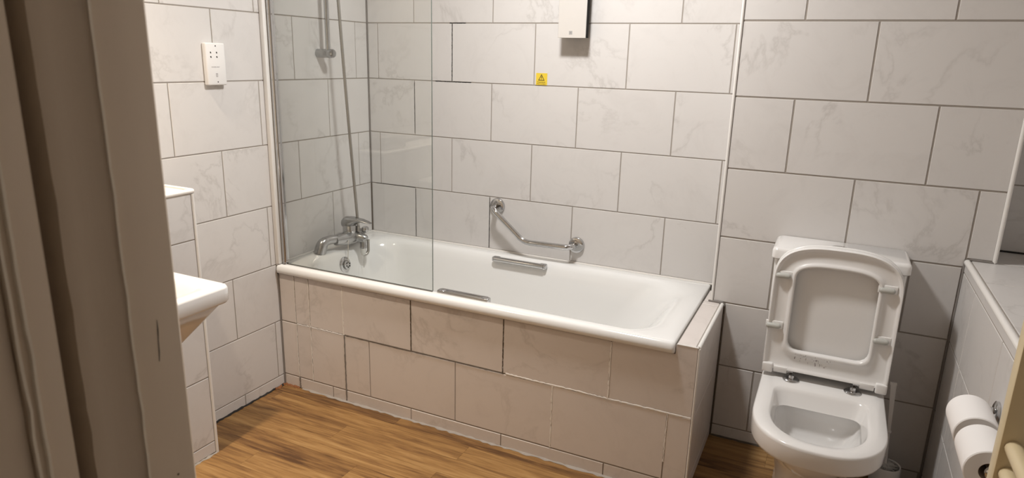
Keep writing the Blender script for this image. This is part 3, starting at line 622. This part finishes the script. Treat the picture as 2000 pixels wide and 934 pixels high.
for z, i in ((0.4115, 0.012), (0.425, 0.006), (0.60, 0.003), (0.798, 0.0)): rr_.append([(x, y, z) for x, y in rrect(1.922+i, 2.309-i, -0.372+i, -0.1915, 0.018)])
cis.loft(rr_).build('cistern', M['ceramic'], wc)
MB().loft([[(x, y, z) for x, y in rrect(1.913+i, 2.317-i, -0.384+i, -0.1912-i*0.2, 0.016)] for z, i in ((0.8005, 0.004), (0.804, 0.0), (0.828, 0.0), (0.8345, 0.003), (0.838, 0.010))]).build('cistern_lid', M['ceramic'], wc)
MB().lathe((2.112, -0.292, 0.8375), (0, 0, 1), [(0.030, 0), (0.030, 0.003), (0.025, 0.006), (0.018, 0.0072)], 26).build('flush_button', M['chrome'], wc)
# raised seat: u across, v up from the hinge, d towards the room
HY, HZ, SL = -0.437, 0.437, 0.045
def up_pt(u, v, d): return (CX+u, HY+v*SL-d, HZ+v)
outer = [(x, -y) for x, y in dshape(0.372, -0.002, -0.428, 0.135, 2.9, 0.012)]
inner = [(x, -y) for x, y in dshape(0.240, -0.074, -0.364, 0.050, 3.0, 0.034)]
sp_ = [(0, -0.017), (0, -0.002), (0.03, 0.0045), (0.09, 0.0045), (0.15, -0.0005), (0.22, -0.0045), (0.72, -0.0045), (0.80, -0.001), (0.88, 0.0045), (0.96, 0.0045), (1.0, 0.001), (1.0, -0.017)]
mk = lambda t_, d: [up_pt(o[0]+(i[0]-o[0])*t_, o[1]+(i[1]-o[1])*t_, d) for o, i in zip(outer, inner)]
R_ = [mk(t_, d) for t_, d in sp_]; R_.append(R_[0])
seat = MB().loft(R_, False, False).build('seat', M['seat'], wc, sharp=70)
lid_o = [(x, -y) for x, y in dshape(0.376, 0.0, -0.431, 0.137, 2.9, 0.012)]
cen = (0.0, 0.215)
ml = lambda k, d: [up_pt(cen[0]+(x-cen[0])*k, cen[1]+(y-cen[1])*k, d) for x, y in lid_o]
lid = MB().loft([ml(0.05, -0.030), ml(0.5, -0.0305), ml(0.86, -0.030), ml(0.93, -0.0215), ml(0.985, -0.0195), ml(1.0, -0.023), ml(1.0, -0.034), ml(0.97, -0.040), ml(0.5, -0.043), ml(0.05, -0.043)]).build('lid', M['plastic'], wc, sharp=70)
def capsule(u, v, L_=0.046, r=0.0092):
    pts = [up_pt(u-L_/2+r*(1-math.cos(a)), v, 0.0045) for a in (0.1, 0.6, 1.1, 1.57)]; pts2 = [up_pt(u+L_/2-r*(1-math.cos(a)), v, 0.0045) for a in (1.57, 1.1, 0.6, 0.1)]
    rs = [r*math.sin(a) for a in (0.1, 0.6, 1.1, 1.57)]
    MB().tube(pts+pts2, rs+rs[::-1], 12).build('buffer', M['buffer'], seat)
    MB().rbox(-L_/2-0.002, L_/2+0.006, -0.0035, 0.0035, -0.013, 0.013, 0.0032, 2, xf=lambda c: up_pt(u+c.x, v+c.z+0.002, c.y-0.0035)).build('buffer_seat', M['plastic'], seat)
for u, v in ((-0.158, 0.322), (0.140, 0.322), (-0.168, 0.150), (0.146, 0.158)): capsule(u, v)
def barrel(x0, x1, r, m, nm, par, z=HZ+0.001, y=HY+0.009):
    return MB().lathe((x0, y, z), (1, 0, 0), [(r*0.9, 0), (r, 0.0012), (r, x1-x0-0.0012), (r*0.9, x1-x0)], 18).build(nm, m, par)
for s_ in (-1, 1):
    a = sorted((CX+s_*0.108, CX+s_*0.150)); barrel(a[0], a[1], 0.0135, M['plastic'], 'hinge_barrel', seat)
    MB().rbox(a[0], a[1], HY-0.0045, HY+0.015, HZ, HZ+0.012, 0.002, 2).build('hinge_web', M['plastic'], seat)
    b = sorted((CX+s_*0.1525, CX+s_*0.186)); MB().rbox(b[0], b[1], HY-0.008, HY+0.022, HZ-0.013, HZ+0.020, 0.005, 3).build('hinge_block', M['plastic'], lid)
    c = sorted((CX+s_*0.090, CX+s_*0.108)); hg = barrel(c[0], c[1], 0.0105, M['chrome'], 'hinge', wc)
    xc = CX+s_*0.092
    MB().lathe((xc, HY-0.004, ZR+0.0002), (0, 0, 1), [(0.0260, 0), (0.0260, 0.003), (0.022, 0.006), (0.010, 0.0065), (0.009, 0.018)], 22).build('hinge_plate', M['chrome'], hg)

# toilet brush in its cup
cup = tag(MB().lathe((2.356, -0.300, 0.001), (0, 0, 1), [(0.043, 0), (0.046, 0.005), (0.047, 0.06), (0.046, 0.105), (0.044, 0.112), (0.040, 0.110), (0.038, 0.09), (0.037, 0.02)], 28).build('toilet_brush_holder', M['plastic']), 'round white toilet brush cup on the floor between toilet and low wall', 'brush holder')
br = thing('toilet_brush', (2.356, -0.300, 0.03), 'white toilet brush standing in its cup beside the toilet', 'toilet brush')
bb = MB(); rnd = random.Random(3)
bb.lathe((2.356, -0.300, 0.032), (0, 0, 1), [(0.01, 0), (0.026, 0.01), (0.030, 0.05), (0.026, 0.082), (0.01, 0.086)], 18)
for i in range(150):
    a = rnd.random()*2*PI; z = 0.05+rnd.random()*0.066; d = Vector((math.cos(a), math.sin(a), (rnd.random()-0.3)*0.8)).normalized()
    p = Vector((2.356, -0.300, z)); bb.tube([p+d*0.012, p+d*0.036], [0.0016, 0.0008], 4)
b_ = bb.build('bristles', M['bristle'], br); b_['kind'] = 'stuff'
MB().tube([(2.353, -0.300, 0.110), (2.345, -0.300, 0.235)], [0.0052, 0.0050], 10).lathe((2.345, -0.300, 0.232), (-0.06, 0, 1), [(0.0085, 0), (0.0085, 0.004)], 12).loft([[(x+dx, -0.300+dy, z) for dx, dy in ((-w_, -0.0035), (w_, -0.0035), (w_, 0.0035), (-w_, 0.0035))] for z, x, w_ in ((0.234, 2.345, 0.0045), (0.33, 2.339, 0.0068), (0.402, 2.334, 0.0085), (0.409, 2.3335, 0.0105), (0.413, 2.333, 0.0095))], smooth=False).build('handle', M['plastic'], br)

# ------------------------------------------------------------------ toilet rolls on their holder
RXc, RZc = 2.421, 0.649
hol = thing('toilet_roll_holder', (XH, -1.1, RZc), 'chrome rod holder on the low tiled wall carrying two toilet rolls', 'roll holder')
MB().tube([(RXc, -1.222, RZc), (RXc, -0.925, RZc)], 0.0085, 14).build('rod', M['chrome'], hol)
MB().lathe((RXc, -1.216, RZc), (0, -1, 0), [(0.010, 0), (0.0145, 0.004), (0.0145, 0.012), (0.010, 0.016)], 20).build('end_knob', M['chrome'], hol)
MB().tube(fillet([(RXc, -0.928, RZc), (RXc, -0.915, RZc), (XH-0.002, -0.915, RZc)], 0.012), 0.0085, 12).lathe((XH-0.0006, -0.915, RZc), (-1, 0, 0), [(0.024, 0), (0.024, 0.006), (0.018, 0.009)], 22).build('wall_bracket', M['chrome'], hol)
def roll(y0, y1, R, label):
    t_ = thing('toilet_roll', (RXc, (y0+y1)/2, RZc), label, 'toilet roll', 'toilet rolls on the chrome rod')
    zc = RZc-0.010
    MB().lathe((RXc, y0, zc), (0, 1, 0), [(0.0200, 0.001), (R-0.002, 0), (R, 0.002), (R, y1-y0-0.002), (R-0.002, y1-y0), (0.0205, y1-y0-0.001)], 48, False, False).build('paper', M['paper'], t_)
    MB().lathe((RXc, y0+0.001, zc), (0, 1, 0), [(0.0205, 0), (0.0195, 0), (0.0195, y1-y0-0.002), (0.0205, y1-y0-0.002)], 30, False, False).build('core', M['card'], t_)
roll(-1.202, -1.082, 0.0465, 'nearer toilet roll on the low wall, its round end facing the room')
roll(-1.052, -0.930, 0.0460, 'farther toilet roll on the low wall, behind the nearer one')

# ------------------------------------------------------------------ towel rail in the near right corner
tr_ = thing('towel_radiator', (2.40, -1.75, 0.3), 'cream towel radiator beside the toilet rolls, in the near right corner', 'radiator')
XU0, XU1 = 2.344, 2.392
for y in (-1.515, -2.02): MB().rbox(XU0, XU1, y-0.016, y+0.016, 0.30, 1.30, 0.003, 2).build('upright', M['cream'], tr_)
zs = [0.36+0.0455*i for i in range(21)]
for i, z in enumerate(zs):
    if i in (6,) or 0.885 < z < 1.10: continue
    MB().tube([(XU0+0.018, -1.533, z), (XU0+0.018, -2.003, z)], 0.0125, 14).build('bar', M['cream'], tr_)
for y in (-1.55, -1.98):
    for z in (0.42, 0.80): MB().tube([(XU1-0.01, y+0.035*(1 if y > -1.7 else -1), z), (XH-0.0005, y+0.035*(1 if y > -1.7 else -1), z)], 0.009, 10).build('wall_bracket', M['cream'], tr_)

# ------------------------------------------------------------------ basin on the left boxing
bs = thing('wash_basin', (XB, -1.72, 0.62), 'white square-cornered wash basin on the low tiled boxing at left', 'basin')
BX1, BY0, BY1, ZT = 0.628, -2.00, -1.447, 0.806
def rb(i, z, x1=BX1, y0=BY0, y1=BY1, r=0.03): return [(x, y, z) for x, y in rrect(XB+0.001, x1-i, y0+i, y1-i, r)]
o_r = [rb(0.0, 0.50, 0.36, BY0+0.14, BY1-0.14), rb(0.0, 0.54, 0.40, BY0+0.09, BY1-0.09), rb(0.0, 0.62, 0.475, BY0+0.035, BY1-0.035), rb(0.0, 0.70, 0.555, BY0+0.018, BY1-0.018), rb(0.014, 0.755), rb(0.003, 0.759), rb(0.0, 0.764), rb(0.0, ZT-0.008), rb(0.003, ZT-0.002), rb(0.010, ZT)]
i_r = [[(x, y, z) for x, y in rrect(XB+0.11+a, BX1-0.04-a, BY0+0.045+a, BY1-0.045-a, 0.05)] for z, a in ((ZT, 0.0), (ZT-0.006, 0.006), (ZT-0.03, 0.018), (ZT-0.09, 0.05), (ZT-0.12, 0.10), (ZT-0.125, 0.14))]
MB().loft(o_r+i_r).build('bowl', M['ceramic'], bs, sharp=60)
bt = thing('basin_tap', (XB+0.06, -1.72, ZT), 'chrome basin tap hidden behind the door frame', 'tap') if False else None
tag(MB().rbox(0.030, 0.115, -1.44, -1.255, ZB+0.001, ZB+0.062, 0.006, 2).build('storage_box', M['wax']), 'grey box on the left tiled ledge, mirrored in the bath screen', 'box')

# ------------------------------------------------------------------ lamps (their light sources are at the top)
glow = bpy.data.materials.new('lit_diffuser'); glow.use_nodes = True; e_ = glow.node_tree.nodes['Principled BSDF']
e_.inputs['Emission Color'].default_value = (1, 0.93, 0.84, 1); e_.inputs['Emission Strength'].default_value = 4
cl = thing('ceiling_light', (1.17, -0.86, H), 'round white bulkhead lamp on the bathroom ceiling', 'lamp')
MB().lathe((1.17, -0.86, H-0.0005), (0, 0, -1), [(0.14, 0), (0.14, 0.03), (0.125, 0.036)], 36).build('lamp_housing', M['trim_white'], cl)
MB().lathe((1.17, -0.86, H-0.036), (0, 0, -1), [(0.12, 0), (0.115, 0.022), (0.09, 0.038), (0.03, 0.044)], 36).build('diffuser', glow, cl)
dl = thing('downlight', (0.20, -1.66, H), 'small round downlight in the ceiling over the wash basin', 'lamp')
MB().lathe((0.20, -1.66, H-0.0005), (0, 0, -1), [(0.050, 0), (0.050, 0.004), (0.042, 0.006)], 28).build('lamp_ring', M['chrome'], dl)
MB().lathe((0.20, -1.66, H-0.006), (0, 0, -1), [(0.042, 0), (0.040, 0.003), (0.01, 0.004)], 28).build('diffuser', glow, dl)
